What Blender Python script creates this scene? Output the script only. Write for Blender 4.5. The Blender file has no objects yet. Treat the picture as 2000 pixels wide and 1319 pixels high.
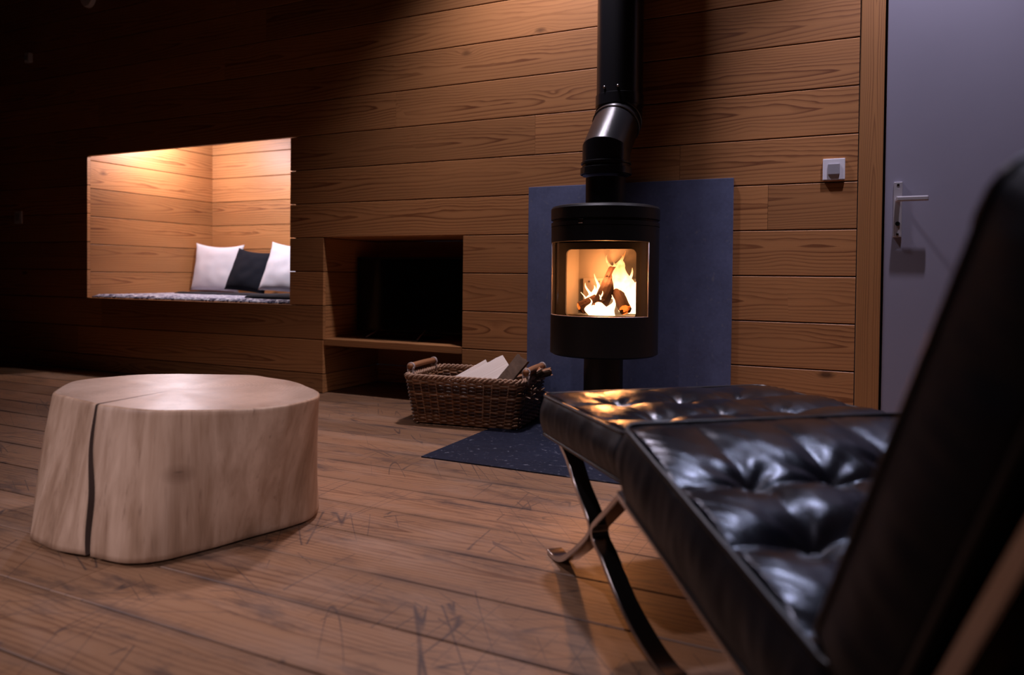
import bpy, bmesh, math, random
from mathutils import Vector, Matrix, noise as mnoise
C = bpy.context.scene.collection
S = bpy.context.scene
PI = math.pi
R = math.radians

# ------------------------------------------------------------------ camera, world, light, exposure
cam_d = bpy.data.cameras.new('camera'); cam = bpy.data.objects.new('camera', cam_d); C.objects.link(cam)
YAW, PITCH, ROLL = 0.442226837, -0.0168136881, 0.0104751756
_cy, _sy = math.cos(YAW), math.sin(YAW)
_f = Vector((-_sy, _cy, 0)); _r = Vector((_cy, _sy, 0)); _u = Vector((0, 0, 1))
_cp, _sp = math.cos(PITCH), math.sin(PITCH)
_f, _u = _f * _cp + _u * _sp, _u * _cp - _f * _sp
_cr, _sr = math.cos(ROLL), math.sin(ROLL)
_r, _u = _r * _cr + _u * _sr, _u * _cr - _r * _sr
m = Matrix((( _r.x, _u.x, -_f.x, 0), (_r.y, _u.y, -_f.y, -3.19698), (_r.z, _u.z, -_f.z, 0.668457), (0, 0, 0, 1)))
cam.matrix_world = m
cam_d.sensor_width = 36; cam_d.lens = 1418.2 / 2000 * 36
cam_d.shift_y = -97.7 / 2000
cam_d.clip_start = 0.02
cam_d.dof.use_dof = True; cam_d.dof.focus_distance = 2.65; cam_d.dof.aperture_fstop = 2.2
S.camera = cam

w = bpy.data.worlds.new('night'); S.world = w; w.use_nodes = True
w.node_tree.nodes['Background'].inputs[0].default_value = (0.5, 0.55, 0.8, 1)
w.node_tree.nodes['Background'].inputs[1].default_value = 0.01
S.view_settings.view_transform = 'Standard'; S.view_settings.look = 'None'
S.view_settings.exposure = 0.0; S.view_settings.gamma = 1.0; S.view_settings.use_curve_mapping = False

def spot(name, loc, power, size=130, blend=1.0, radius=.03, color=(1, .93, 1.0), aim=(0, 0, -1)):
    d = bpy.data.lights.new(name, 'SPOT'); d.energy = power; d.spot_size = R(size); d.spot_blend = blend
    d.shadow_soft_size = radius; d.color = color
    o = bpy.data.objects.new(name, d); C.objects.link(o); o.location = loc
    o.rotation_euler = Vector(aim).to_track_quat('-Z', 'Y').to_euler(); return o
LAMP = (1, .89, 1.06)
spot('downlight_by_stove', (-1.27, -.385, 3.05), 215, 93, .85, .09, LAMP)
spot('downlight_by_door', (.27, -.50, 3.05), 165, 64, .85, .03, (.97, .88, 1.12), (0, .16, -1))
spot('downlight_room', (-1.32, -.80, 3.08), 26, 80, .9, .03, LAMP, (.35, -.75, -2.9))
spot('downlight_seating', (-.95, -2.65, 3.08), 85, 80, .9, .06, LAMP, (.05, .5, -2.9))
spot('chair_highlight_fill', (.05, -.72, 2.75), 60, 44, .8, .05, (.86, .90, 1.25), (.0, -1.35, -2.35))  # added fill spot, narrowed to the seating to raise highlights on the leather
spot('lamp_behind_left', (-3.3, -4.3, 1.75), 200, 27, 1.0, .2, LAMP, (1.66, 2.28, -1.66))
spot('stump_right_fill', (1.2, -4.1, 1.8), 170, 24, 1.0, .15, LAMP, (-2.65, 2.25, -1.58))  # added fill behind the camera, narrow cone to brighten the stump's right facet
spot('alcove_lamp_pillows', (-3.5, .42, 1.655), 64, 128, .9, .025, (.98, .93, 1.06), (-.2, .42, -1))
al = bpy.data.lights.new('alcove_lamp_corner', 'POINT'); al.energy = 29; al.color = (.98, .93, 1.08); al.shadow_soft_size = .03
ao = bpy.data.objects.new('alcove_lamp_corner', al); C.objects.link(ao); ao.location = (-4.40, .47, 1.64)
fire = bpy.data.lights.new('fire_glow', 'POINT'); fire.energy = 25; fire.color = (1, .34, .10); fire.shadow_soft_size = .04
fo = bpy.data.objects.new('fire_glow', fire); C.objects.link(fo); fo.location = (-.940, -.275, .665)

# ------------------------------------------------------------------ helpers
def obj(name, bm, mat, parent=None, smooth=False, recalc=True):
    if recalc: bmesh.ops.recalc_face_normals(bm, faces=bm.faces[:])
    me = bpy.data.meshes.new(name); bm.to_mesh(me); bm.free()
    for mt in (mat if isinstance(mat, (list, tuple)) else [mat]): me.materials.append(mt)
    if smooth:
        for p in me.polygons: p.use_smooth = True
    o = bpy.data.objects.new(name, me); C.objects.link(o)
    if parent is not None: o.parent = parent
    return o
def auto_smooth(o, ang=40):
    me = o.data
    for p in me.polygons: p.use_smooth = True
    bm = bmesh.new(); bm.from_mesh(me)
    for e in bm.edges:
        if len(e.link_faces) == 2 and e.calc_face_angle(0) > R(ang): e.smooth = False
    bm.to_mesh(me); bm.free(); return o
def thing(name, label, cat, loc=(0, 0, 0), rotz=0, group=None):
    o = bpy.data.objects.new(name, None); C.objects.link(o); o.empty_display_size = .05
    o.location = loc; o.rotation_euler = (0, 0, rotz)
    o['label'] = label; o['category'] = cat
    if group: o['group'] = group
    return o
def tag(o, label, cat, group=None, kind=None):
    o['label'] = label; o['category'] = cat
    if group: o['group'] = group
    if kind: o['kind'] = kind
    return o
def struct(name, bm, mat, parent=None, smooth=False):
    o = obj(name, bm, mat, parent, smooth); o['kind'] = 'structure'; return o
def box(bm, x0, x1, y0, y1, z0, z1, bev=0, mi=0):
    v = [bm.verts.new(p) for p in ((x0, y0, z0), (x1, y0, z0), (x1, y1, z0), (x0, y1, z0), (x0, y0, z1), (x1, y0, z1), (x1, y1, z1), (x0, y1, z1))]
    fs = [bm.faces.new([v[i] for i in q]) for q in ((0, 3, 2, 1), (4, 5, 6, 7), (0, 1, 5, 4), (1, 2, 6, 5), (2, 3, 7, 6), (3, 0, 4, 7))]
    for f in fs: f.material_index = mi
    if bev:
        es = list({e for f in fs for e in f.edges})
        bmesh.ops.bevel(bm, geom=es, offset=bev, segments=2, affect='EDGES', profile=.6)
    return v
def plank(bm, L0, L1, a0, a1, d0, d1, f, ch=.0022):
    """board along L, across a; visible face at depth d0, back at d1; f maps (L, a, d) to a point"""
    s = 1 if d1 > d0 else -1
    prof = [(a0, d1), (a0, d0 + s * ch), (a0 + ch, d0), (a1 - ch, d0), (a1, d0 + s * ch), (a1, d1)]
    A = [bm.verts.new(f(L0, a, d)) for a, d in prof]; B = [bm.verts.new(f(L1, a, d)) for a, d in prof]
    n = len(prof)
    for i in range(n): bm.faces.new((A[i], A[(i + 1) % n], B[(i + 1) % n], B[i]))
    bm.faces.new(A); bm.faces.new(B[::-1])
def lathe(bm, prof, c=(0, 0), seg=48, a0=0, a1=2 * PI, mi=0):
    full = abs(a1 - a0 - 2 * PI) < 1e-6
    n = seg if full else seg + 1
    rings = []
    for k in range(n):
        a = a0 + (a1 - a0) * k / seg
        rings.append([bm.verts.new((c[0] + r * math.cos(a), c[1] + r * math.sin(a), z)) for r, z in prof])
    for k in range(seg):
        A, B = rings[k], rings[(k + 1) % n]
        for i in range(len(prof) - 1):
            f = bm.faces.new((A[i], B[i], B[i + 1], A[i + 1])); f.material_index = mi
    if full:
        if prof[0][0] > 1e-5: bm.faces.new([r[0] for r in rings]).material_index = mi
        if prof[-1][0] > 1e-5: bm.faces.new([r[-1] for r in rings]).material_index = mi
    return rings
def tube(bm, pts, r, seg=8, closed=False, caps=True, radii=None):
    pts = [Vector(p) for p in pts]; n = len(pts); rings = []
    prev = None
    for i in range(n):
        if closed: t = pts[(i + 1) % n] - pts[i - 1]
        else: t = pts[min(i + 1, n - 1)] - pts[max(i - 1, 0)]
        t.normalize()
        if prev is None:
            ref = Vector((0, 0, 1)) if abs(t.z) < .9 else Vector((1, 0, 0))
            u = t.cross(ref).normalized()
        else:
            u = (prev - t * prev.dot(t)).normalized()
        prev = u; v = t.cross(u)
        rr = radii[i] if radii else r
        rings.append([bm.verts.new(pts[i] + (u * math.cos(2 * PI * k / seg) + v * math.sin(2 * PI * k / seg)) * rr) for k in range(seg)])
    for i in range(n if closed else n - 1):
        A, B = rings[i], rings[(i + 1) % n]
        for k in range(seg): bm.faces.new((A[k], A[(k + 1) % seg], B[(k + 1) % seg], B[k]))
    if caps and not closed:
        bm.faces.new(rings[0][::-1]); bm.faces.new(rings[-1])
def spline(pts, n):
    """Catmull-Rom through pts (tuples of any length), n samples per span"""
    P = [tuple(2 * a - b for a, b in zip(pts[0], pts[1]))] + list(pts) + [tuple(2 * a - b for a, b in zip(pts[-1], pts[-2]))]
    out = []
    for i in range(1, len(P) - 2):
        for k in range(n):
            t = k / n
            out.append(tuple(.5 * (2 * p1 + (p2 - p0) * t + (2 * p0 - 5 * p1 + 4 * p2 - p3) * t * t + (3 * p1 - p0 - 3 * p2 + p3) * t ** 3)
                             for p0, p1, p2, p3 in zip(P[i - 1], P[i], P[i + 1], P[i + 2])))
    out.append(tuple(pts[-1])); return out

# ------------------------------------------------------------------ materials
class NT:
    def __init__(s, name):
        s.m = bpy.data.materials.new(name); s.m.use_nodes = True; s.t = s.m.node_tree; s.t.nodes.clear()
        s.out = s.t.nodes.new('ShaderNodeOutputMaterial')
    def put(s, sock, v):
        if isinstance(v, bpy.types.NodeSocket): s.t.links.new(v, sock)
        elif v is not None:
            try: sock.default_value = v
            except TypeError: sock.default_value = (*v, 1)
            except ValueError: sock.default_value = (*v, 1)
    def n(s, typ, ins=None, **kw):
        nd = s.t.nodes.new('ShaderNode' + typ)
        for k, v in kw.items(): setattr(nd, k, v)
        for k, v in (ins or {}).items(): s.put(nd.inputs[k], v)
        return nd
    def math(s, op, a, b=None, c=None, clamp=False):
        nd = s.n('Math', operation=op, use_clamp=clamp); s.put(nd.inputs[0], a)
        if b is not None: s.put(nd.inputs[1], b)
        if c is not None: s.put(nd.inputs[2], c)
        return nd.outputs[0]
    def vec(s, op, a, b=None):
        nd = s.n('VectorMath', operation=op); s.put(nd.inputs[0], a)
        if b is not None: s.put(nd.inputs[1], b)
        return nd.outputs['Value' if op in ('LENGTH', 'DISTANCE', 'DOT_PRODUCT') else 'Vector']
    def noise(s, v, scale=1, detail=2, rough=.5, dist=0):
        return s.n('TexNoise', {'Vector': v, 'Scale': scale, 'Detail': detail, 'Roughness': rough, 'Distortion': dist}).outputs['Fac']
    def ramp(s, f, stops, interp='LINEAR'):
        nd = s.n('ValToRGB', {'Fac': f}); cr = nd.color_ramp; cr.interpolation = interp
        while len(cr.elements) < len(stops): cr.elements.new(.5)
        for e, (p, c) in zip(cr.elements, stops):
            e.position = p; e.color = (*c, 1) if isinstance(c, (tuple, list)) else (c, c, c, 1)
        return nd.outputs['Color']
    def mix(s, f, a, b, blend='MIX'):
        nd = s.n('Mix', data_type='RGBA', blend_type=blend)
        s.put(nd.inputs[0], f); s.put(nd.inputs[6], a); s.put(nd.inputs[7], b); return nd.outputs[2]
    def coord(s, kind='Object'): return s.n('TexCoord').outputs[kind]
    def bsdf(s, **ins):
        nd = s.n('BsdfPrincipled')
        for k, v in ins.items(): s.put(nd.inputs[k.replace('_', ' ')], v)
        s.t.links.new(nd.outputs[0], s.out.inputs[0]); return nd
    def bump(s, h, strength=.3, dist=.01):
        return s.n('Bump', {'Height': h, 'Strength': strength, 'Distance': dist}).outputs['Normal']

def plain(name, col, rough=.5, metal=0, spec=.5, bump=0, bscale=200, vary=.0, vscale=8):
    t = NT(name); c = t.coord()
    col_s = col
    if vary:
        f = t.noise(c, vscale, 4, .6)
        col_s = t.mix(f, tuple(x * (1 - vary) for x in col), tuple(min(1, x * (1 + vary)) for x in col))
    kw = dict(Base_Color=col_s, Roughness=rough, Metallic=metal, Specular_IOR_Level=spec)
    if bump: kw['Normal'] = t.bump(t.noise(c, bscale, 3, .6), bump, .002)
    t.bsdf(**kw); return t.m

def wood(name, light, dark, axis=0, across=2, rings=5.5, tint=.38, rough=.5, knots=True, per=.19, ph=.8673, waves=5.5, slope=1.3, ringmix=1.0, floor=False, spec=.35, island=True):
    t = NT(name); c = t.coord()
    geo = t.n('NewGeometry')
    rnd = geo.outputs['Random Per Island'] if island else 0.37
    off = t.n('CombineXYZ', {'X': t.math('MULTIPLY', rnd, 61.7), 'Y': t.math('MULTIPLY', rnd, 23.1), 'Z': t.math('MULTIPLY', rnd, 43.3)}).outputs[0]
    p = t.vec('ADD', c, off)
    # flat-sawn figure: nested arches round a heart line along each board, close lines towards the edges
    sep = t.n('SeparateXYZ', {'Vector': c}); acs = sep.outputs[across]
    heart = t.math('MULTIPLY', t.math('SUBTRACT', t.n('TexWhiteNoise', {'W': t.math('MULTIPLY', rnd, 311.7)}, noise_dimensions='1D').outputs['Value'], .5), per * .45)
    a = t.math('SUBTRACT', t.math('MULTIPLY', t.math('SUBTRACT', t.math('FRACT', t.math('DIVIDE', t.math('SUBTRACT', acs, ph - 40 * per), per)), .5), per), heart)
    alen = t.n('SeparateXYZ', {'Vector': p}).outputs[axis]
    sc = [4.0] * 3; sc[axis] = 1.1
    wob1 = t.noise(t.vec('MULTIPLY', p, tuple(sc)), 1.0, 1.5, .5)
    sc2 = [22.0] * 3; sc2[axis] = 5.0
    wob2 = t.noise(t.vec('MULTIPLY', p, tuple(sc2)), 1.0, 2, .55)
    a = t.math('ADD', a, t.math('MULTIPLY', t.math('SUBTRACT', wob2, .5), per * .10))
    an = t.math('DIVIDE', t.math('ABSOLUTE', a), per * .5)
    v = t.math('ADD', t.math('MULTIPLY', t.math('POWER', an, 1.35), rings), t.math('MULTIPLY', wob1, waves))
    v = t.math('ADD', v, t.math('ADD', t.math('MULTIPLY', alen, slope), t.math('MULTIPLY', wob2, .55)))
    kmask = None
    if knots:
        kp = t.vec('MULTIPLY', p, (2.2 if axis == 0 else 5, 2.2 if axis == 1 else 5, 2.2 if axis == 2 else 5))
        vo = t.n('TexVoronoi', {'Vector': kp, 'Scale': 1.0, 'Randomness': .9})
        sel = t.math('GREATER_THAN', t.n('SeparateColor', {'Color': vo.outputs['Color']}).outputs[0], .66)
        d = vo.outputs['Distance']
        near = t.math('MULTIPLY', sel, t.math('POWER', 2.718, t.math('MULTIPLY', d, -9.0)))
        v = t.math('ADD', v, t.math('MULTIPLY', near, 4.0))
        kmask = t.math('MULTIPLY', sel, t.math('SUBTRACT', 1.0, t.math('MULTIPLY', t.math('SUBTRACT', d, .03), 16.0), clamp=True), clamp=True)
    fr = t.math('FRACT', v)
    ring = t.ramp(fr, [(0, 0.0), (.40, .05), (.66, .40), (.84, 1.0), (.94, .8), (1.0, 0.0)])
    vis = t.ramp(t.noise(t.vec('MULTIPLY', p, tuple([1.5 if i == axis else 7 for i in range(3)])), 1.0, 2, .5), [(.35, .35), (.6, 1.0)])
    ring = t.math('MULTIPLY', t.math('MULTIPLY', ring, vis), t.math('SUBTRACT', 1.0, t.math('MULTIPLY', an, .45), clamp=True))
    fs = [220., 220., 220.]; fs[axis] = 3.0
    fib = t.noise(t.vec('MULTIPLY', p, tuple(fs)), 1.0, 2, .6)
    wn = t.n('TexWhiteNoise', {'W': t.math('MULTIPLY', rnd, 917.3)}, noise_dimensions='1D')
    bt = wn.outputs['Value']
    ls = [2.5, 2.5, 2.5]; ls[axis] = .5
    blot = t.noise(t.vec('MULTIPLY', p, tuple(ls)), 1.6, 3, .6)
    base = t.mix(t.math('MULTIPLY', ring, ringmix), light, dark)
    base = t.mix(t.math('MULTIPLY', fib, .20), base, dark)
    k = t.math('ADD', 1 - tint * .6, t.math('MULTIPLY', bt, tint))
    k = t.math('MULTIPLY', k, t.math('ADD', .8, t.math('MULTIPLY', blot, .4)))
    base = t.mix(1.0, base, t.n('CombineColor', {0: k, 1: k, 2: k}).outputs[0], 'MULTIPLY')
    if kmask is not None: base = t.mix(t.math('MULTIPLY', kmask, .8), base, tuple(x * .25 for x in dark))
    hgt = t.math('ADD', t.math('MULTIPLY', ring, .35), t.math('MULTIPLY', fib, .5))
    rg = t.math('ADD', rough, t.math('MULTIPLY', fib, .12))
    if floor:
        # dark scuffs and ground-in dirt, fine scratches in several directions
        def scratch(rot, sx, sy, sc, eps, seed):
            mp = t.n('Mapping', {'Vector': c, 'Rotation': (0, 0, rot), 'Location': (seed, seed * .7, 0)}).outputs[0]
            mp = t.vec('MULTIPLY', mp, (sx, sy, 1))
            nn = t.noise(mp, sc, 0.5, .4)
            line = t.math('SUBTRACT', 1.0, t.math('DIVIDE', t.math('ABSOLUTE', t.math('SUBTRACT', nn, .5)), eps), clamp=True)
            gate = t.math('GREATER_THAN', t.noise(t.vec('ADD', c, (seed, -seed, seed)), 2.6, 2, .5), .53)
            return t.math('MULTIPLY', line, gate)
        s1 = scratch(.9, .5, 9, 1.7, .011, 3.1); s2 = scratch(-.5, .5, 9, 1.9, .010, 8.7); s3 = scratch(1.6, .6, 8, 1.8, .010, 17.3); s4 = scratch(.45, .4, 10, 1.6, .010, 31.)
        sm = t.math('MAXIMUM', t.math('MAXIMUM', s1, s2), t.math('MAXIMUM', s3, s4))
        # smudges: patchy noise, stronger near board edges with a ragged fringe
        ay = t.n('SeparateXYZ', {'Vector': c}).outputs[1]
        eb = t.math('PINGPONG', t.math('ADD', ay, 20 * .1872), .0936)
        fr2 = t.noise(t.n('Mapping', {'Vector': c, 'Rotation': (0, 0, .5), 'Scale': (60, 14, 1)}).outputs[0], 1, 3, .7)
        edge = t.math('SUBTRACT', 1.0, t.math('DIVIDE', eb, t.math('ADD', .004, t.math('MULTIPLY', fr2, .045))), clamp=True)
        pat = t.ramp(t.noise(c, 2.6, 3, .6), [(.48, 0.0), (.68, 1.0)])
        dirt = t.math('MULTIPLY', edge, t.math('ADD', .25, t.math('MULTIPLY', pat, .75)))
        sp = t.ramp(t.noise(t.vec('MULTIPLY', c, (1.6, 6, 1)), 2.0, 6, .75), [(.52, 0.0), (.68, .75)])
        dk = t.math('MAXIMUM', t.math('MULTIPLY', sm, .85), t.math('MAXIMUM', t.math('MULTIPLY', dirt, .9), sp), clamp=True)
        base = t.mix(dk, base, (.036, .025, .026))
        worn = t.ramp(t.noise(t.vec('MULTIPLY', c, (1.2, 4, 1)), 2.1, 4, .6), [(.5, 0.0), (.72, .5)])
        base = t.mix(worn, base, (.33, .205, .135))
        rg = t.math('ADD', rough, t.math('MULTIPLY', t.noise(c, 5, 4, .6), .25))
    t.bsdf(Base_Color=base, Roughness=rg, Specular_IOR_Level=spec, Normal=t.bump(hgt, .25, .0015))
    return t.m

M = {}
LT, DK = (.46, .205, .072), (.155, .048, .014)
M['wall_wood'] = wood('larch boards', LT, DK, rough=.42, spec=.5)
M['side_wood'] = wood('larch boards across', LT, DK, axis=1, rough=.45, per=.188, ph=.85)
M['post_wood'] = wood('larch post', (.40, .18, .060), (.18, .065, .020), axis=2, across=0, rough=.5, per=.088, ph=.0, knots=False)
M['floor_wood'] = wood('worn larch floor', (.285, .150, .076), (.115, .046, .020), across=1, rough=.36, floor=True, tint=.4, spec=.4, ringmix=.95, per=.1872, ph=0.0)
M['gap'] = plain('dark gap', (.012, .006, .004), .9)
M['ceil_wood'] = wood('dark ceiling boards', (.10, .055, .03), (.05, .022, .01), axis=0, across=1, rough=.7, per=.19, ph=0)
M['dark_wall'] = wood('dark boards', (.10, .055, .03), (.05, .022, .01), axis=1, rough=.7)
M['black_metal'] = plain('matt black stove paint', (.007, .0068, .0075), .45, 0, .35, .08, 600)
M['pipe_metal'] = plain('black flue enamel', (.011, .011, .013), .27, 0, .6, .05, 500)
M['slate'] = None

def slate(name, base, spec=.4):
    t = NT(name); c = t.coord()
    f = t.noise(c, 5, 6, .65); g = t.noise(c, 70, 3, .6)
    col = t.ramp(t.math('ADD', t.math('MULTIPLY', f, .7), t.math('MULTIPLY', g, .3)), [(.3, tuple(x * .7 for x in base)), (.7, tuple(x * 1.25 for x in base))])
    sp = t.ramp(t.noise(c, 48, 3, .6), [(.62, 0.0), (.74, .5)])
    col = t.mix(sp, col, (.22, .22, .26))
    t.bsdf(Base_Color=col, Roughness=t.math('ADD', .42, t.math('MULTIPLY', g, .2)), Specular_IOR_Level=spec, Normal=t.bump(g, .2, .001)); return t.m
M['slate'] = slate('dark slate', (.118, .138, .245))
M['hearth'] = slate('dark hearth slate', (.011, .013, .026), .22)

def leather(name='black brown leather', r0=.17, spec=.55):
    t = NT(name); c = t.coord()
    cr = t.n('TexVoronoi', {'Vector': c, 'Scale': 420.0}, feature='DISTANCE_TO_EDGE').outputs['Distance']
    cr = t.math('MINIMUM', cr, .12)
    wr = t.noise(t.vec('MULTIPLY', c, (26, 60, 30)), 1.0, 4, .6, .6)
    wr2 = t.noise(c, 11, 4, .6, 1.2)
    wear = t.ramp(t.noise(c, 7, 5, .65), [(.45, 0.0), (.75, 1.0)])
    col = t.mix(wear, (.0046, .0048, .0075), (.014, .0095, .0085))
    h = t.math('ADD', t.math('MULTIPLY', cr, .8), t.math('ADD', t.math('MULTIPLY', wr, .55), t.math('MULTIPLY', wr2, .9)))
    rg = t.math('ADD', r0, t.math('MULTIPLY', t.noise(c, 16, 4, .7), .12))
    t.bsdf(Base_Color=col, Roughness=rg, Specular_IOR_Level=spec, Specular_Tint=(.80, .86, 1.0, 1), Normal=t.bump(h, .14, .004)); return t.m
M['leather'] = leather(); M['leather_side'] = leather('matt leather boxing', .42, .3)
M['piping'] = plain('leather piping', (.010, .008, .009), .35, 0, .5, .1, 300)
M['strap'] = plain('saddle leather strap', (.012, .008, .006), .5)
M['steel'] = plain('polished steel', (.42, .38, .36), .17, 1.0, .5)
M['grey_paint'] = plain('grey door paint', (.235, .225, .285), .5, 0, .4, .04, 300, .06, 3)
M['satin_steel'] = plain('satin steel', (.66, .62, .66), .42, .75)
M['white_plastic'] = plain('white plastic', (.72, .70, .76), .35)
M['grey_plastic'] = plain('grey plastic rocker', (.30, .29, .32), .4)
M['tv_black'] = plain('television plastic', (.006, .006, .007), .35)
M['tv_screen'] = plain('dark screen', (.003, .003, .004), .16, 0, .4)
M['tv_glass'] = plain('smoked glass stand', (.015, .017, .022), .08, 0, .6)
M['vermiculite'] = plain('firebox lining', (.115, .108, .095), .9, 0, .2, .2, 90, .12, 9)

def cloth(name, col, scale=900, vary=.1):
    t = NT(name); c = t.coord()
    f = t.noise(c, scale, 2, .6); g = t.noise(c, 9, 3, .6)
    col_s = t.mix(g, tuple(x * (1 - vary) for x in col), col)
    t.bsdf(Base_Color=col_s, Roughness=.9, Specular_IOR_Level=.2, Normal=t.bump(f, .4, .002)); return t.m
M['white_cloth'] = cloth('white cotton', (.62, .59, .62))
M['black_cloth'] = cloth('blue black cotton', (.0045, .0055, .0105))
M['throw'] = cloth('charcoal knitted throw', (.022, .021, .027), 300)

def pattern_cloth():
    t = NT('patterned bedspread'); c = t.coord()
    a = t.noise(t.vec('MULTIPLY', c, (9, 14, 9)), 1.4, 3, .6, 1.6)
    b = t.noise(t.vec('MULTIPLY', c, (22, 30, 20)), 1.3, 2, .5, .8)
    m1 = t.ramp(a, [(.38, 0.0), (.44, 1.0), (.52, 1.0), (.56, 0.0)])
    col = t.mix(m1, (.055, .048, .085), (.40, .38, .46))
    m2 = t.ramp(b, [(.56, 0.0), (.60, 1.0)])
    col = t.mix(m2, col, (.72, .70, .74))
    t.bsdf(Base_Color=col, Roughness=.9, Specular_IOR_Level=.15, Normal=t.bump(t.noise(c, 400, 2, .5), .3, .002)); return t.m
M['bedspread'] = pattern_cloth()

def stump_side():
    t = NT('debarked trunk side'); c = t.coord()
    st = t.noise(t.vec('MULTIPLY', c, (26, 26, 1.6)), 1.0, 5, .62, .4)
    bl = t.noise(t.vec('MULTIPLY', c, (3.5, 3.5, 1.5)), 1.0, 3, .55, .4)
    fi = t.noise(t.vec('MULTIPLY', c, (90, 90, 4)), 1.0, 3, .6)
    col = t.ramp(t.math('ADD', t.math('MULTIPLY', st, .45), t.math('MULTIPLY', bl, .55)), [(.32, (.115, .058, .030)), (.47, (.30, .18, .108)), (.64, (.50, .335, .225))])
    col = t.mix(t.ramp(fi, [(.62, 0.0), (.74, .5)]), col, (.16, .085, .05))
    # one old branch scar on the facing side
    d = t.vec('LENGTH', t.vec('MULTIPLY', t.vec('SUBTRACT', c, (.245, -.19, .205)), (1.0, 1.0, 1.6)))
    col = t.mix(t.math('SUBTRACT', .75, t.math('MULTIPLY', d, 17.0), clamp=True), col, (.14, .068, .036))
    col = t.mix(t.math('SUBTRACT', 1.0, t.math('MULTIPLY', t.vec('LENGTH', t.vec('MULTIPLY', t.vec('SUBTRACT', c, (.245, -.19, .210)), (1, 1, 4.5))), 60.0), clamp=True), col, (.02, .01, .006))
    t.bsdf(Base_Color=col, Roughness=.5, Specular_IOR_Level=.3, Normal=t.bump(t.math('ADD', st, t.math('MULTIPLY', fi, .5)), .25, .004)); return t.m
def stump_top():
    t = NT('sawn trunk top'); c = t.coord()
    p = t.vec('SUBTRACT', c, (-.03, .02, 0))
    sep = t.n('SeparateXYZ', {'Vector': p})
    wob = t.noise(c, 4, 3, .6)
    r = t.math('SQRT', t.math('ADD', t.math('POWER', sep.outputs[0], 2.0), t.math('POWER', sep.outputs[1], 2.0)))
    rr = t.math('ADD', r, t.math('MULTIPLY', wob, .07))
    ring = t.math('FRACT', t.math('MULTIPLY', rr, 85.0))
    ang = t.math('ARCTAN2', sep.outputs[1], sep.outputs[0])
    ck = t.n('CombineXYZ', {'X': t.math('MULTIPLY', ang, 3.0), 'Y': t.math('MULTIPLY', r, 2.0)}).outputs[0]
    cn = t.noise(ck, 3.2, 3, .7)
    crk = t.math('SUBTRACT', 1.0, t.math('DIVIDE', t.math('ABSOLUTE', t.math('SUBTRACT', cn, .5)), .004), clamp=True)
    bl = t.noise(c, 5, 4, .6)
    col = t.mix(t.math('MULTIPLY', ring, .35), (.46, .33, .245), (.25, .155, .10))
    col = t.mix(t.ramp(bl, [(.4, 0.0), (.65, .75)]), col, (.24, .14, .085))
    col = t.mix(t.math('MULTIPLY', crk, .7), col, (.10, .055, .035))
    t.bsdf(Base_Color=col, Roughness=t.math('ADD', .25, t.math('MULTIPLY', bl, .22)), Specular_IOR_Level=.7, Normal=t.bump(t.math('ADD', ring, bl), .08, .002)); return t.m
M['stump_side'] = stump_side(); M['stump_top'] = stump_top()
M['crack'] = plain('crack wood', (.06, .03, .018), .9)
M['wicker'] = None
def wicker():
    t = NT('brown willow'); c = t.coord()
    rnd = t.n('NewGeometry').outputs['Random Per Island']
    wn = t.n('TexWhiteNoise', {'W': t.math('MULTIPLY', rnd, 517.3)}, noise_dimensions='1D').outputs['Value']
    col = t.ramp(wn, [(0, (.06, .024, .011)), (.45, (.15, .062, .025)), (.8, (.27, .12, .05)), (1, (.46, .27, .15))])
    col = t.mix(t.ramp(t.noise(c, 40, 3, .6), [(.4, 0.0), (.8, .6)]), col, (.045, .017, .009))
    t.bsdf(Base_Color=col, Roughness=.42, Specular_IOR_Level=.4, Normal=t.bump(t.noise(c, 200, 2, .5), .2, .001)); return t.m
M['wicker'] = wicker()
M['pale_wicker'] = plain('pale willow rim', (.36, .21, .125), .5, 0, .35, .1, 200, .5, 30)
M['handle_wood'] = wood('turned handle', (.36, .16, .07), (.20, .075, .03), axis=1, across=2, rough=.4, knots=False, island=False, per=.05, ph=0)
M['twine'] = plain('pale binding', (.40, .31, .27), .7, 0, .2, .2, 300, .3, 60)
M['split_wood'] = wood('pale split log', (.82, .70, .60), (.55, .38, .26), axis=0, rough=.8, knots=False, ringmix=.5, per=.06, ph=0.03)
M['bark'] = plain('grey brown bark', (.115, .070, .045), .9, 0, .2, .8, 60, .6, 25)
M['char'] = plain('charred log', (.030, .014, .009), .9, 0, .2, .8, 50, .5, 20)

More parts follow.
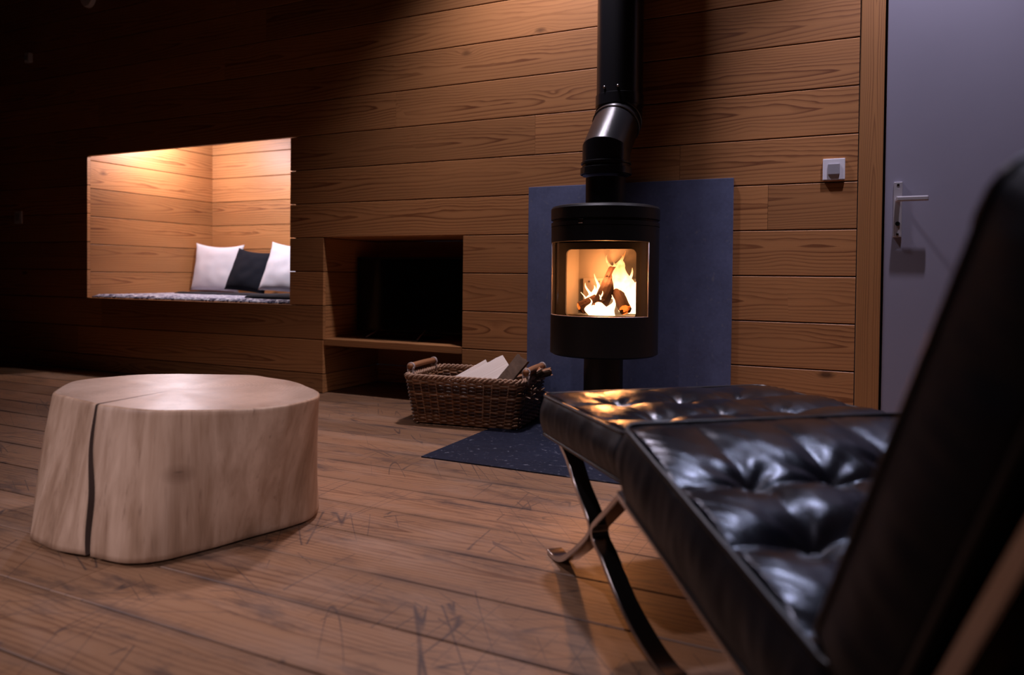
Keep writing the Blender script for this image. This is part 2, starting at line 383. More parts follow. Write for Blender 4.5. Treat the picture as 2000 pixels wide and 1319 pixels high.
def glassm(name, tint=(.93, .93, .93), refl=.06):
    t = NT(name)
    tr = t.n('BsdfTransparent', {'Color': (*tint, 1)}); gl = t.n('BsdfGlossy', {'Color': (1, 1, 1, 1), 'Roughness': .03})
    lw = t.n('Fresnel', {'IOR': 1.45})
    mx = t.n('MixShader', {0: lw.outputs[0], 1: tr.outputs[0], 2: gl.outputs[0]})
    t.t.links.new(mx.outputs[0], t.out.inputs[0]); return t.m
M['stove_glass'] = glassm('stove glass')
def flame():
    t = NT('flame'); c = t.coord('Generated')
    z = t.n('SeparateXYZ', {'Vector': c}).outputs[2]
    nz = t.noise(t.coord(), 22, 3, .6, .6)
    f = t.math('ADD', t.math('MULTIPLY', z, 1.0), t.math('MULTIPLY', t.math('SUBTRACT', nz, .5), .55))
    col = t.ramp(f, [(0, (1, .54, .27)), (.45, (1, .48, .21)), (.8, (1, .36, .11)), (1.0, (1, .25, .05))])
    st = t.n('MapRange', {'Value': f, 'From Min': .1, 'From Max': 1.0, 'To Min': 8.0, 'To Max': 1.3}).outputs[0]
    e = t.n('Emission', {'Color': col, 'Strength': st})
    tr = t.n('BsdfTransparent')
    mx = t.n('MixShader', {0: .8, 1: tr.outputs[0], 2: e.outputs[0]})
    t.t.links.new(mx.outputs[0], t.out.inputs[0]); return t.m
M['flame'] = flame()
def ember():
    t = NT('glowing log'); c = t.coord()
    nz = t.noise(c, 30, 4, .6, .5)
    g = t.ramp(nz, [(.52, 0.0), (.62, 1.0)])
    b = t.bsdf(Base_Color=(.05, .022, .012), Roughness=.9)
    t.put(b.inputs['Emission Color'], (1, .16, .02, 1)); t.put(b.inputs['Emission Strength'], t.math('MULTIPLY', g, 2.2)); return t.m
M['ember'] = ember()

# ------------------------------------------------------------------ the room
rnd = random.Random(5)
HB, ZB = .19, .8673
GAP = .0022
X_L, X_R, Y_F, Z_C = -5.95, 2.3, -5.3, 3.2

# floor
bm = bmesh.new()
FB = .1872
k = 0
y1 = -.0
while y1 > Y_F:
    y0 = y1 - FB
    xs = [X_L]
    x = X_L + rnd.uniform(.6, 5.0)
    while x < X_R - .4: xs.append(x); x += rnd.uniform(4.0, 5.2)
    xs.append(X_R)
    for a, b in zip(xs, xs[1:]):
        plank(bm, a + .0008, b - .0008, y0 + .0022, y1 - .0022, 0, -.022, lambda L, a_, d: (L, a_, d), ch=.0018)
    y1 = y0
fl = struct('floor', bm, M['floor_wood'])
bm = bmesh.new(); box(bm, X_L, X_R, Y_F, 1.2, -.06, -.0225); struct('floor_bed', bm, M['gap'])

# back wall: boards with the alcove (A) and the television recess (T) left open
AX0, AX1, AZ0, AZ1 = -4.681, -2.914, ZB - 2 * HB, ZB + 3 * HB
TX0, TX1, TZ1 = -2.675, -1.788, ZB
bm = bmesh.new()
forced = {1: [-.337], 2: [-.706], 3: [-1.400], 4: [-2.2], 7: [-3.1, -.5]}
zs = [0] + [ZB + i * HB for i in range(-4, 13)]
fw = lambda L, a, d: (L, d, a)
for i in range(len(zs) - 1):
    z0, z1 = zs[i], min(zs[i + 1], Z_C)
    if z0 >= Z_C: break
    zc = (z0 + z1) / 2
    segs = [(X_L, -.0015)]
    def cut(segs, a, b):
        o = []
        for s, e in segs:
            if s < a: o.append((s, min(e, a)))
            if e > b: o.append((max(s, b), e))
        return o
    if AZ0 < zc < AZ1: segs = cut(segs, AX0, AX1)
    if zc < TZ1: segs = cut(segs, TX0, TX1)
    for s, e in segs:
        js = [s]
        fj = [j for j in forced.get(i - 4, []) if s + .1 < j < e - .1]
        if e - s > 3.2 and not fj: fj = [s + (e - s) * rnd.uniform(.2, .5)]
        js += fj + [e]
        for a, b in zip(js, js[1:]):
            plank(bm, a + (.0006 if a != s else 0), b - (.0006 if b != e else 0), z0 + GAP, z1 - GAP, 0, .022, fw)
struct('wall_back', bm, M['wall_wood'])
bm = bmesh.new()   # dark battens plane behind the boards
def cell(x0, x1, z0, z1): box(bm, x0, x1, .0225, .05, z0, z1)
cell(X_L, AX0 - .02, 0, Z_C); cell(AX0 - .02, AX1 + .02, 0, AZ0 - .02); cell(AX0 - .02, AX1 + .02, AZ1 + .02, Z_C)
cell(AX1 + .02, TX0 - .02, 0, Z_C); cell(TX0 - .02, TX1 + .02, TZ1 + .02, Z_C); cell(TX1 + .02, 0, 0, Z_C)
struct('wall_back_lining', bm, M['gap'])

# alcove: boarded inside
AD, AZT = 1.05, 1.70
bm = bmesh.new()
ib = [.85 + .188 * i for i in range(-2, 6)]
for z0, z1 in zip(ib, ib[1:]):
    plank(bm, AX0, AX1 + .17, z0 + .002, z1 - .002, AD, AD + .02, fw)
struct('wall_alcove_back', bm, M['wall_wood'])
for nm, xa, xb in (('wall_alcove_left', AX0, AX0 - .02), ('wall_alcove_right', AX1 + .17, AX1 + .19)):
    bm = bmesh.new()
    for z0, z1 in zip(ib, ib[1:]): plank(bm, .0225, AD, z0 + .002, z1 - .002, xa, xb, lambda L, a, d: (d, L, a))
    struct(nm, bm, M['side_wood'])
bm = bmesh.new(); box(bm, AX0 - .03, AX1 + .19, .0225, AD + .03, AZT, AZT + .02); struct('ceiling_alcove', bm, M['side_wood'])
bm = bmesh.new(); box(bm, AX0 - .02, AX1 + .19, .0225, AD + .02, AZ0 - .022, AZ0 - .001); box(bm, AX0, AX1, .0, .0225, AZ0 - .0015, AZ0 + .0005)
struct('trim_1', bm, M['wall_wood'])
bm = bmesh.new(); box(bm, AX0 - .05, AX0 - .021, .05, AD + .05, AZ0 - .02, AZT); box(bm, AX0 - .05, AX1 + .2, AD + .021, AD + .05, AZ0 - .02, AZT); box(bm, AX1 + .191, AX1 + .205, .05, AD + .05, AZ0 - .02, AZT)
struct('wall_alcove_lining', bm, M['gap'])

# television recess
TD = .52
bm = bmesh.new()
tz = [0.0] + [ZB + i * HB for i in range(-4, 1)]
for z0, z1 in zip(tz, tz[1:]):
    plank(bm, TX0, TX1, z0 + .002, z1 - .002, TD, TD + .02, fw)
plank(bm, TX0, TX1, .0225, TD, TZ1, TZ1 + .02, lambda L, a, d: (L, a, d))
struct('wall_recess_back', bm, M['wall_wood'])
for nm, xa, xb in (('wall_recess_left', TX0, TX0 - .02), ('wall_recess_right', TX1, TX1 + .02)):
    bm = bmesh.new()
    for z0, z1 in zip(tz, tz[1:]): plank(bm, .0225, TD, z0 + .002, z1 - .002, xa, xb, lambda L, a, d: (d, L, a))
    struct(nm, bm, M['side_wood'])
bm = bmesh.new(); plank(bm, TX0, TX1, .0, TD, 0, -.02, lambda L, a, d: (L, a, d)); struct('floor_recess', bm, M['floor_wood'])
bm = bmesh.new(); box(bm, TX0 + .001, TX1 - .001, .004, TD - .002, .268, .304, .002)
tag(obj('shelf', bm, M['wall_wood']), 'thin wooden shelf board across the recess under the television', 'shelf')

# post, door, rest of the right side
bm = bmesh.new(); plank(bm, 0, Z_C, .002, .088, -.004, .05, lambda L, a, d: (a, d, L), ch=.003); struct('trim_2', bm, M['post_wood'])
bm = bmesh.new(); plank(bm, 0, Z_C, 1.06, 1.15, -.004, .05, lambda L, a, d: (a, d, L), ch=.003); struct('trim_3', bm, M['post_wood'])
bm = bmesh.new(); box(bm, .09, 1.06, .045, .06, 0, Z_C); struct('door_recess_lining', bm, M['gap'])
bm = bmesh.new(); box(bm, .0965, 1.052, .001, .042, .008, 2.66, .0025)
door = struct('door_1', bm, M['grey_paint'])
bm = bmesh.new()
for i in range(len(zs) - 1):
    z0, z1 = zs[i], min(zs[i + 1], Z_C)
    if z0 < Z_C: plank(bm, 1.152, X_R, z0 + GAP, z1 - GAP, 0, .022, fw)
struct('wall_back_beyond_door', bm, M['wall_wood'])
# door furniture
bm = bmesh.new(); box(bm, .127, .157, -.009, .001, .832, 1.046, .002)
hp = obj('escutcheon', bm, M['satin_steel'], door)
bm = bmesh.new()
lathe(bm, [(.0, -.050), (.0085, -.050), (.0085, -.008), (.0, -.008)], seg=20)
bmesh.ops.rotate(bm, verts=bm.verts[:], cent=(0, 0, 0), matrix=Matrix.Rotation(R(-90), 3, 'X'))
bmesh.ops.translate(bm, verts=bm.verts[:], vec=(.142, 0, .976))
for v in bm.verts: v.co.y = -abs(v.co.y)
box(bm, .134, .243, -.060, -.042, .966, .986, .005)
obj('lever', bm, M['satin_steel'], door)['label'] = 'straight steel lever handle'
bm = bmesh.new()
lathe(bm, [(.0, 0), (.0085, 0), (.0085, .012), (.0, .012)], seg=20)
bmesh.ops.rotate(bm, verts=bm.verts[:], cent=(0, 0, 0), matrix=Matrix.Rotation(R(90), 3, 'X'))
bmesh.ops.translate(bm, verts=bm.verts[:], vec=(.142, -.001, .884))
obj('lock_cylinder', bm, M['tv_black'], door)
for zz in (1.034, .843):
    bm = bmesh.new(); box(bm, .1375, .1465, -.0105, -.008, zz - .0045, zz + .0045, .001); obj('screw', bm, M['steel'], door)

# other walls and ceiling (mostly out of view, unlit)
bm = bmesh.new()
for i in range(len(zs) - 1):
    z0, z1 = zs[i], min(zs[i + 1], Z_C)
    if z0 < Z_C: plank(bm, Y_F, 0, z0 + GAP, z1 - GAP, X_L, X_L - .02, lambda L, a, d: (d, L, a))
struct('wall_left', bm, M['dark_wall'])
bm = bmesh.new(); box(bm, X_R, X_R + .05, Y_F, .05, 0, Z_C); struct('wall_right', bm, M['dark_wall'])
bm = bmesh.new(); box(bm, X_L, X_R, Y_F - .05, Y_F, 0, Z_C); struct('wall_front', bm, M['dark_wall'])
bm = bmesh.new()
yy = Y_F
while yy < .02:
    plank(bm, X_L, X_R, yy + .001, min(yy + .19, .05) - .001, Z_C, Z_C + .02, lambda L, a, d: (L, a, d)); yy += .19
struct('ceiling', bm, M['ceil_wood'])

# light switch by the door
sw = thing('light_switch', 'square white light switch with grey rocker on boards beside the door', 'switch', (-.0875, 0, 1.107))
bm = bmesh.new(); box(bm, -.041, .041, -.012, -.0002, -.043, .043, .003); obj('plate', bm, M['white_plastic'], sw)
bm = bmesh.new(); box(bm, -.022, .022, -.017, -.0115, -.0215, .0215, .002); obj('rocker', bm, M['grey_plastic'], sw)
# dim fittings at the far left
sw2 = thing('wall_switch', 'small pale switch on the dark wall left of the bed alcove', 'switch', (-5.425, 0, 1.046))
bm = bmesh.new(); box(bm, -.04, .04, -.012, -.0002, -.045, .045, .003); obj('plate', bm, M['white_plastic'], sw2)
bm = bmesh.new(); box(bm, -.024, .024, -.017, -.0115, -.028, .028, .002); obj('rocker', bm, M['grey_plastic'], sw2)
sd = thing('smoke_detector', 'round pale smoke detector high on the dark wall above the bed alcove', 'detector', (-4.655, 0, 2.488))
bm = bmesh.new(); lathe(bm, [(0, -.0002), (.064, -.0002), (.064, .016), (.058, .028), (.0, .032)], seg=40)
bmesh.ops.rotate(bm, verts=bm.verts[:], cent=(0, 0, 0), matrix=Matrix.Rotation(R(90), 3, 'X')); auto_smooth(obj('housing', bm, M['white_plastic'], sd))
bm = bmesh.new(); lathe(bm, [(0, .031), (.02, .031), (.02, .036), (0, .037)], seg=24)
bmesh.ops.rotate(bm, verts=bm.verts[:], cent=(0, 0, 0), matrix=Matrix.Rotation(R(90), 3, 'X')); auto_smooth(obj('sensor_cap', bm, M['grey_plastic'], sd))
ws = thing('motion_sensor', 'tiny pale sensor high on the dark wall at the far left', 'sensor', (-5.294, 0, 2.165))
bm = bmesh.new(); box(bm, -.028, .028, -.03, -.0002, -.035, .035, .008); obj('housing', bm, M['white_plastic'], ws)
bm = bmesh.new(); box(bm, -.018, .018, -.036, -.029, -.02, .012, .003); obj('lens', bm, M['grey_plastic'], ws)

# ------------------------------------------------------------------ stone panel and hearth
bm = bmesh.new(); box(bm, -1.4235, -.4755, -.0155, -.0005, .006, 1.091, .0015)
tag(obj('stone_panel', bm, M['slate']), 'dark blue-grey stone panel on the boards behind the stove', 'panel')
bm = bmesh.new(); box(bm, -1.4235, -.4755, -.951, -.0005, .0005, .005, .001)
tag(obj('hearth_slab', bm, M['hearth']), 'flat dark stone hearth slab set on the floor under the stove', 'hearth')

# ------------------------------------------------------------------ wood stove
SX, SY, SR = -.945, -.305, .222
st = thing('wood_stove', 'black cylindrical wood stove burning behind curved glass on a pedestal', 'stove', (SX, SY, 0))
GA = R(71)                                 # half angle of the curved door glass; the stove faces -Y
fc = -PI / 2
# shell: solid ring sections around the window opening
bm = bmesh.new()
def shell(z0, z1, a0, a1, ri=.205, seg=60):
    lathe(bm, [(ri, z0), (SR, z0), (SR, z1), (ri, z1), (ri, z0)], seg=seg, a0=a0, a1=a1)
    if abs(a1 - a0 - 2 * PI) > 1e-6:
        for a in (a0, a1):
            bm.faces.new([bm.verts.new((r * math.cos(a), r * math.sin(a), z)) for r, z in ((ri, z0), (SR, z0), (SR, z1), (ri, z1))])
shell(.806, .868, 0, 2 * PI); shell(.352, .508, 0, 2 * PI); shell(.508, .806, fc + GA, fc - GA + 2 * PI)
lathe(bm, [(0, .345), (SR - .012, .345), (SR, .352), (SR - .02, .353), (0, .353)], seg=60)
auto_smooth(obj('body', bm, M['black_metal'], st), 30)
bm = bmesh.new()
lathe(bm, [(0, .955), (SR - .02, .955), (SR - .004, .951), (SR + .002, .942), (SR + .002, .898), (SR - .006, .895), (SR - .006, .888), (SR + .001, .886), (SR + .001, .870), (0, .870)], seg=72)
auto_smooth(obj('top_plate', bm, M['black_metal'], st), 30)
bm = bmesh.new(); box(bm, -.035, -.015, -SR - .006, -SR + .01, .874, .892, .002); obj('air_lever', bm, M['steel'], st)
# inner door frame: flat plate with rounded opening, set back from the glass
bm = bmesh.new()
def rrect(w, z0, z1, r, n=6):
    o = []
    for cx, cz, a in ((w - r, z1 - r, 0), (-w + r, z1 - r, PI / 2), (-w + r, z0 + r, PI), (w - r, z0 + r, 1.5 * PI)):
        for k in range(n + 1): o.append((cx + r * math.cos(a + k / n * PI / 2), cz + r * math.sin(a + k / n * PI / 2)))
    return o
yf = -.055
inner = rrect(.150, .498, .779, .022); outer = rrect(.202, .47, .815, .022)
for ydep in (yf, yf + .012):
    A = [bm.verts.new((x, ydep, z)) for x, z in inner]; B = [bm.verts.new((x, ydep, z)) for x, z in outer]
    n = len(A)
    for k in range(n): bm.faces.new((A[k], A[(k + 1) % n], B[(k + 1) % n], B[k]))
    if ydep == yf: A0 = A
for k in range(n): bm.faces.new((A0[k], A0[(k + 1) % n], A[(k + 1) % n], A[k]))
auto_smooth(obj('door_frame', bm, M['black_metal'], st), 30)
bm = bmesh.new(); lathe(bm, [(SR - .003, .506), (SR - .003, .808)], seg=48, a0=fc - GA - .01, a1=fc + GA + .01)
obj('door_glass', bm, M['stove_glass'], st, smooth=True)['label'] = 'curved clear glass'
bm = bmesh.new()
for a in (fc - GA + .012, fc + GA - .012):
    tube(bm, [((SR - .004) * math.cos(a), (SR - .004) * math.sin(a), z) for z in (.508, .806)], .0026, 8)
tube(bm, [((SR - .004) * math.cos(fc - GA + 2 * GA * k / 40), (SR - .004) * math.sin(fc - GA + 2 * GA * k / 40), .509) for k in range(41)], .002, 8)
obj('glass_edge', bm, M['satin_steel'], st, smooth=True)
# firebox lining
bm = bmesh.new()
yb, yfr = .13, yf + .013
box(bm, -.172, -.155, yfr, yb, .49, .80); box(bm, .155, .172, yfr, yb, .49, .80)
box(bm, -.155, .155, yb - .015, yb, .49, .80); box(bm, -.155, .155, yfr, yb, .49, .507)
box(bm, -.155, .155, yfr, yb, .792, .80)
box(bm, -.128, .155, yb - .034, yb - .0152, .507, .66, .002)
obj('firebox_lining', bm, M['vermiculite'], st)
for k in range(6):
    bm = bmesh.new(); lathe(bm, [(0, 0), (.004, 0), (.004, .002), (0, .002)], seg=12, c=(-.1 + k * .045, .645))
    for v in bm.verts: v.co = Vector((v.co.x, yb - .034 - v.co.z, v.co.y))
    obj('air_hole', bm, M['gap'], st)
bm = bmesh.new(); lathe(bm, [(0, .006), (.10, .006), (.10, .014), (.081, .016), (.081, .346), (0, .346)], seg=40); auto_smooth(obj('pedestal', bm, M['black_metal'], st), 30)
bm = bmesh.new(); lathe(bm, [(0, .953), (.085, .953), (.085, .962), (.082, .964), (.082, 1.075), (0, 1.075)], seg=40); auto_smooth(obj('flue_collar', bm, M['black_metal'], st), 30)

# burning logs and flames
def log_mesh(L, r, seed, split=None, seg=14, rings=9):
    """roundish log along X, optional list of split angles giving a wedge"""
    rg = random.Random(seed); bm = bmesh.new(); R_ = []
    for i in range(rings):
        t = i / (rings - 1); x = (t - .5) * L
        ring = []
        for k in range(seg):
            a = 2 * PI * k / seg
            rr = r * (1 + .10 * mnoise.noise((math.cos(a) * 1.4 + seed, math.sin(a) * 1.4, t * 2.0)) + .03 * rg.uniform(-1, 1))
            p = Vector((x + (rg.uniform(-.006, .006) if i in (0, rings - 1) else 0), rr * math.cos(a), rr * math.sin(a)))
            if split:
                for nx, nz, d in split:
                    dd = p.y * nx + p.z * nz - d * r
                    if dd > 0: p.y -= dd * nx * .97; p.z -= dd * nz * .97
            ring.append(bm.verts.new(p))
        R_.append(ring)
    for i in range(rings - 1):
        for k in range(seg):
            f = bm.faces.new((R_[i][k], R_[i][(k + 1) % seg], R_[i + 1][(k + 1) % seg], R_[i + 1][k]))
            if split:
                c = f.calc_center_median()
                for nx, nz, d in split:
                    if c.y * nx + c.z * nz > (d - .12) * r: f.material_index = 1
    bm.faces.new(R_[0]).material_index = 1; bm.faces.new(R_[-1][::-1]).material_index = 1
    return bm
def place_axis(o, a, b, roll=0):
    a, b = Vector(a), Vector(b); d = (b - a).normalized()
    y = Vector((0, 0, 1)).cross(d).normalized(); z = d.cross(y)
    m = Matrix((( d.x, y.x, z.x), (d.y, y.y, z.y), (d.z, y.z, z.z)))
    m = m @ Matrix.Rotation(roll, 3, 'X')
    o.matrix_world = Matrix.Translation((a + b) / 2) @ m.to_4x4()
for lab, a, b, r in (('charred log leaning steeply in the middle of the fire', (-.955, -.335, .545), (-.925, -.225, .690), .032),
                     ('burning log lying low at the left of the fire', (-1.045, -.32, .533), (-.955, -.25, .585), .028),
                     ('burning log sloping down to the right of the fire', (-.900, -.27, .60), (-.845, -.335, .533), .026)):
    bm = log_mesh((Vector(a) - Vector(b)).length, r, rnd.randint(1, 99))
    o = obj('burning_log', bm, [M['char'], M['ember']]); place_axis(o, a, b)
    tag(o, lab, 'log', 'logs burning in the stove')
bm = bmesh.new()
def tongue(cx, cy, z0, h, r, lean, tw, seg=12, n=12):
    rings = []
    for i in range(n + 1):
        t = i / n
        rr = r * (1 - t) ** .75 * (.55 + 1.0 * math.sin(PI * min(1, t * 1.25 + .18)) ** 1.0)
        x = cx + lean * t ** 1.5 + .012 * math.sin(tw + t * 7); y = cy + .010 * math.cos(tw * 1.7 + t * 6)
        rings.append([bm.verts.new((x + max(rr, .0006) * math.cos(2 * PI * k / seg), y + max(rr, .0006) * .6 * math.sin(2 * PI * k / seg), z0 + h * t)) for k in range(seg)])
    for i in range(n):
        for k in range(seg): bm.faces.new((rings[i][k], rings[i][(k + 1) % seg], rings[i + 1][(k + 1) % seg], rings[i + 1][k]))
    bm.faces.new(rings[0]); bm.faces.new(rings[-1])
for a in ((-.895, -.255, .575, .20, .044, .012, .3), (-.865, -.25, .52, .185, .038, .012, 1.2), (-.835, -.255, .515, .14, .030, .02, 2.5), (-.985, -.265, .525, .155, .030, -.01, 4), (-.845, -.225, .56, .14, .026, .025, 3.3),
          (-1.005, -.28, .52, .12, .026, -.025, 5), (-1.03, -.285, .515, .085, .018, -.02, 2.9), (-.965, -.345, .508, .085, .020, .012, 2.2), (-.935, -.352, .508, .10, .022, -.015, .8), (-.905, -.348, .508, .085, .020, .015, 3.4),
          (-.99, -.34, .508, .07, .016, -.01, 1.9), (-.94, -.22, .64, .12, .024, -.018, 5.4), (-.92, -.235, .66, .10, .022, .02, 1.4), (-.81, -.25, .53, .13, .016, .015, .9), (-.885, -.25, .62, .125, .045, -.01, 2.0), (-.925, -.245, .60, .13, .038, .01, 3.7), (-1.0, -.25, .53, .10, .034, -.02, 1.1)):
    tongue(*a)
tag(obj('fire_flames', bm, M['flame'], smooth=True), 'bright yellow-white flames licking round the logs inside the stove', 'flames', kind='stuff')

# ------------------------------------------------------------------ flue pipe with offset
fp = thing('flue_pipe', 'black offset flue pipe rising from the stove along the boards', 'pipe', (SX, 0, 0))
PY, QY, PR = -.125, -.302, .1
bm = bmesh.new(); lathe(bm, [(0, 1.40), (PR, 1.40), (PR, Z_C - .003), (0, Z_C - .003)], c=(0, PY), seg=56); auto_smooth(obj('upper_pipe', bm, M['pipe_metal'], fp), 40)
# elbow swept along the offset
bm = bmesh.new()
path = [(0, QY, 1.085), (0, QY, 1.19), (0, PY, 1.365), (0, PY, 1.45)]
def mring(p, n_up):   # ring in the mitre plane whose normal is n_up
    out = []
    for k in range(48):
        a = 2 * PI * k / 48; q = Vector((PR * .98 * math.cos(a), PR * .98 * math.sin(a), 0))
        return_z = 0
        out.append((q, p))
    return out
def elbow_ring(p, t, nrm):
    """project the circle of the tube direction t onto the plane with normal nrm through p"""
    t = Vector(t).normalized(); u = Vector((1, 0, 0)); v = t.cross(u)
    vs = []
    for k in range(48):
        a = 2 * PI * k / 48; q = u * math.cos(a) * PR * .985 + v * math.sin(a) * PR * .985
        s = -q.dot(nrm) / t.dot(nrm)
        vs.append(bm.verts.new(Vector(p) + q + t * s))
    return vs
up = Vector((0, 0, 1)); dg = (Vector(path[2]) - Vector(path[1])).normalized()
m1 = (up + dg).normalized()
r0 = elbow_ring(path[0], up, up); r1 = elbow_ring(path[1], up, m1); r2 = elbow_ring(path[2], dg, m1); r3 = elbow_ring(path[3], up, up)
for A, B in ((r0, r1), (r1, r2), (r2, r3)):
    for k in range(48): bm.faces.new((A[k], A[(k + 1) % 48], B[(k + 1) % 48], B[k]))
bm.faces.new(r0); bm.faces.new(r3)
auto_smooth(obj('elbow', bm, M['pipe_metal'], fp), 18)
def band(c, t, r, h):
    b2 = bmesh.new(); lathe(b2, [(r - .004, -h / 2), (r, -h / 2 + .002), (r, h / 2 - .002), (r - .004, h / 2), (r - .006, h / 2), (r - .006, -h / 2), (r - .004, -h / 2)], seg=56)
    q = Vector((0, 0, 1)).rotation_difference(Vector(t)); bmesh.ops.rotate(b2, verts=b2.verts[:], cent=(0, 0, 0), matrix=q.to_matrix())
    bmesh.ops.translate(b2, verts=b2.verts[:], vec=c); return auto_smooth(obj('joint_band', b2, M['pipe_metal'], fp), 30)
band((0, QY, 1.135), up, PR + .004, .012); band((0, QY, 1.102), up, PR + .006, .030); band((0, PY, 1.43), up, PR + .004, .05)
mid = Vector(path[1]).lerp(Vector(path[2]), .74); band(mid, dg, PR + .004, .014)
mid = Vector(path[1]).lerp(Vector(path[2]), .90); band(mid, dg, PR + .005, .012)
for a in (-1.95, -1.35):
    bm = bmesh.new(); bmesh.ops.create_uvsphere(bm, u_segments=12, v_segments=8, radius=.006)
    bmesh.ops.translate(bm, verts=bm.verts[:], vec=((PR + .003) * math.cos(a), PY + (PR + .003) * math.sin(a), 1.475)); obj('screw', bm, M['steel'], fp, smooth=True)

# ------------------------------------------------------------------ television
tv = thing('television', 'black flat-screen television standing dark in the wall recess', 'television', (-2.285, .27, .3045))
bm = bmesh.new(); box(bm, -.362, .362, -.006, .032, .03, .462, .006); obj('casing', bm, M['tv_black'], tv)
bm = bmesh.new(); box(bm, -.348, .348, -.0085, -.0055, .046, .448, .001); obj('screen', bm, M['tv_screen'], tv)
bm = bmesh.new(); box(bm, -.22, .16, -.16, .10, .0, .007, .002); obj('stand_base', bm, M['tv_glass'], tv)
for s in (-1, 1):
    bm = bmesh.new(); tube(bm, [(s * .17 - .03, -.13, .008), (s * .15 - .03, -.015, .05)], .0045, 8); obj('stand_strut', bm, M['satin_steel'], tv, smooth=True)

# ------------------------------------------------------------------ alcove bedding
bm = bmesh.new()
def soft_slab(bm, x0, x1, y0, y1, z0, z1, amp, nx, ny, seed, r=.015):
    def top(x, y):
        e = min(x - x0, x1 - x, y - y0, y1 - y)
        k = 1 - max(0, 1 - e / r) ** 2 if e < r else 1
        return z0 + (z1 - z0) * (.35 + .65 * k) + amp * k * (mnoise.noise((x * 6 + seed, y * 7, seed)) + .5 * mnoise.noise((x * 15 + seed, y * 13, seed)))
    g = [[bm.verts.new((x0 + (x1 - x0) * i / nx, y0 + (y1 - y0) * j / ny, top(x0 + (x1 - x0) * i / nx, y0 + (y1 - y0) * j / ny))) for j in range(ny + 1)] for i in range(nx + 1)]
    b = [[bm.verts.new((v.co.x, v.co.y, z0)) for v in row] for row in g]
    for i in range(nx):
        for j in range(ny):
            bm.faces.new((g[i][j], g[i + 1][j], g[i + 1][j + 1], g[i][j + 1])); bm.faces.new((b[i][j], b[i][j + 1], b[i + 1][j + 1], b[i + 1][j]))
    for i in range(nx):
        bm.faces.new((g[i][0], b[i][0], b[i + 1][0], g[i + 1][0])); bm.faces.new((g[i][ny], g[i + 1][ny], b[i + 1][ny], b[i][ny]))
    for j in range(ny):
        bm.faces.new((g[0][j], g[0][j + 1], b[0][j + 1], b[0][j])); bm.faces.new((g[nx][j], b[nx][j], b[nx][j + 1], g[nx][j + 1]))
soft_slab(bm, AX0 + .005, AX1 + .165, .028, AD - .006, AZ0, AZ0 + .024, .002, 60, 30, 3.0)
mt = obj('mattress', bm, M['bedspread'], smooth=True)
tag(mt, 'thin mattress under a grey white patterned cover in the bed alcove', 'mattress')
bm = bmesh.new(); soft_slab(bm, -4.45, -2.78, .50, .70, AZ0 + .0265, AZ0 + .037, .004, 60, 16, 9.0, .02)
tag(obj('throw_blanket', bm, M['throw'], smooth=True), 'long charcoal throw spread in front of the alcove pillows', 'blanket')
bm = bmesh.new(); soft_slab(bm, -3.36, -2.78, .10, .46, AZ0 + .0265, AZ0 + .050, .006, 34, 24, 21.0, .03)
tag(obj('throw_blanket', bm, M['throw'], smooth=True), 'bunched charcoal throw at the front right edge of the bed alcove', 'blanket')

def pillow(label, cx, cy, wdt, hgt, thick, mat, lean, yaw, seed, z, roll=0):
    n = 26; bm = bmesh.new(); sides = []
    for s in (1, -1):
        g = []
        for i in range(n + 1):
            row = []
            for j in range(n + 1):
                u, v = 2 * i / n - 1, 2 * j / n - 1
                k = max(0, (1 - u ** 2)) ** .42 * max(0, (1 - v ** 2)) ** .42
                pin = .17
                x = u * wdt / 2 * (1 - .10 * (1 - v * v) * u * u); zz = v * hgt / 2 * (1 - (pin if v > 0 else .04) * (1 - u * u) * v * v * .9)
                th = thick / 2 * k * (1 - .12 * v) + .008 * k * mnoise.noise((u * 2.6 + seed, v * 2.6, seed))
                row.append((x, s * max(th, .0), zz))
            g.append(row)
        sides.append(g)
    A = [[bm.verts.new(p) for p in row] for row in sides[0]]
    B = [[A[i][j] if i in (0, n) or j in (0, n) else bm.verts.new(sides[1][i][j]) for j in range(n + 1)] for i in range(n + 1)]
    for G, fl_ in ((A, False), (B, True)):
        for i in range(n):
            for j in range(n):
                q = (G[i][j], G[i + 1][j], G[i + 1][j + 1], G[i][j + 1]); bm.faces.new(q[::-1] if fl_ else q)
    bmesh.ops.rotate(bm, verts=bm.verts[:], cent=(0, 0, 0), matrix=Matrix.Rotation(roll, 3, 'Y'))
    bmesh.ops.rotate(bm, verts=bm.verts[:], cent=(0, 0, 0), matrix=Matrix.Rotation(-lean, 3, 'X'))
    bmesh.ops.rotate(bm, verts=bm.verts[:], cent=(0, 0, 0), matrix=Matrix.Rotation(yaw, 3, 'Z'))
    lo = min(v.co.z for v in bm.verts)
    o = obj('pillow', bm, mat, smooth=True); o.location = (cx, cy, z - lo)
    return tag(o, label, 'pillow', 'pillows in the bed alcove')
pillow('white pillow in the corner of the alcove, leftmost of the three', -4.435, .875, .44, .37, .11, M['white_cloth'], R(8), R(9), 1.3, AZ0 + .0265, R(2))
pillow('black pillow leaning between the two white pillows', -4.02, .81, .37, .335, .12, M['black_cloth'], R(22), R(6), 5.1, AZ0 + .0265, R(5))
pillow('white pillow at the right, cut off by the alcove edge', -3.625, .80, .47, .375, .13, M['white_cloth'], R(20), R(6), 8.4, AZ0 + .0265, R(4))

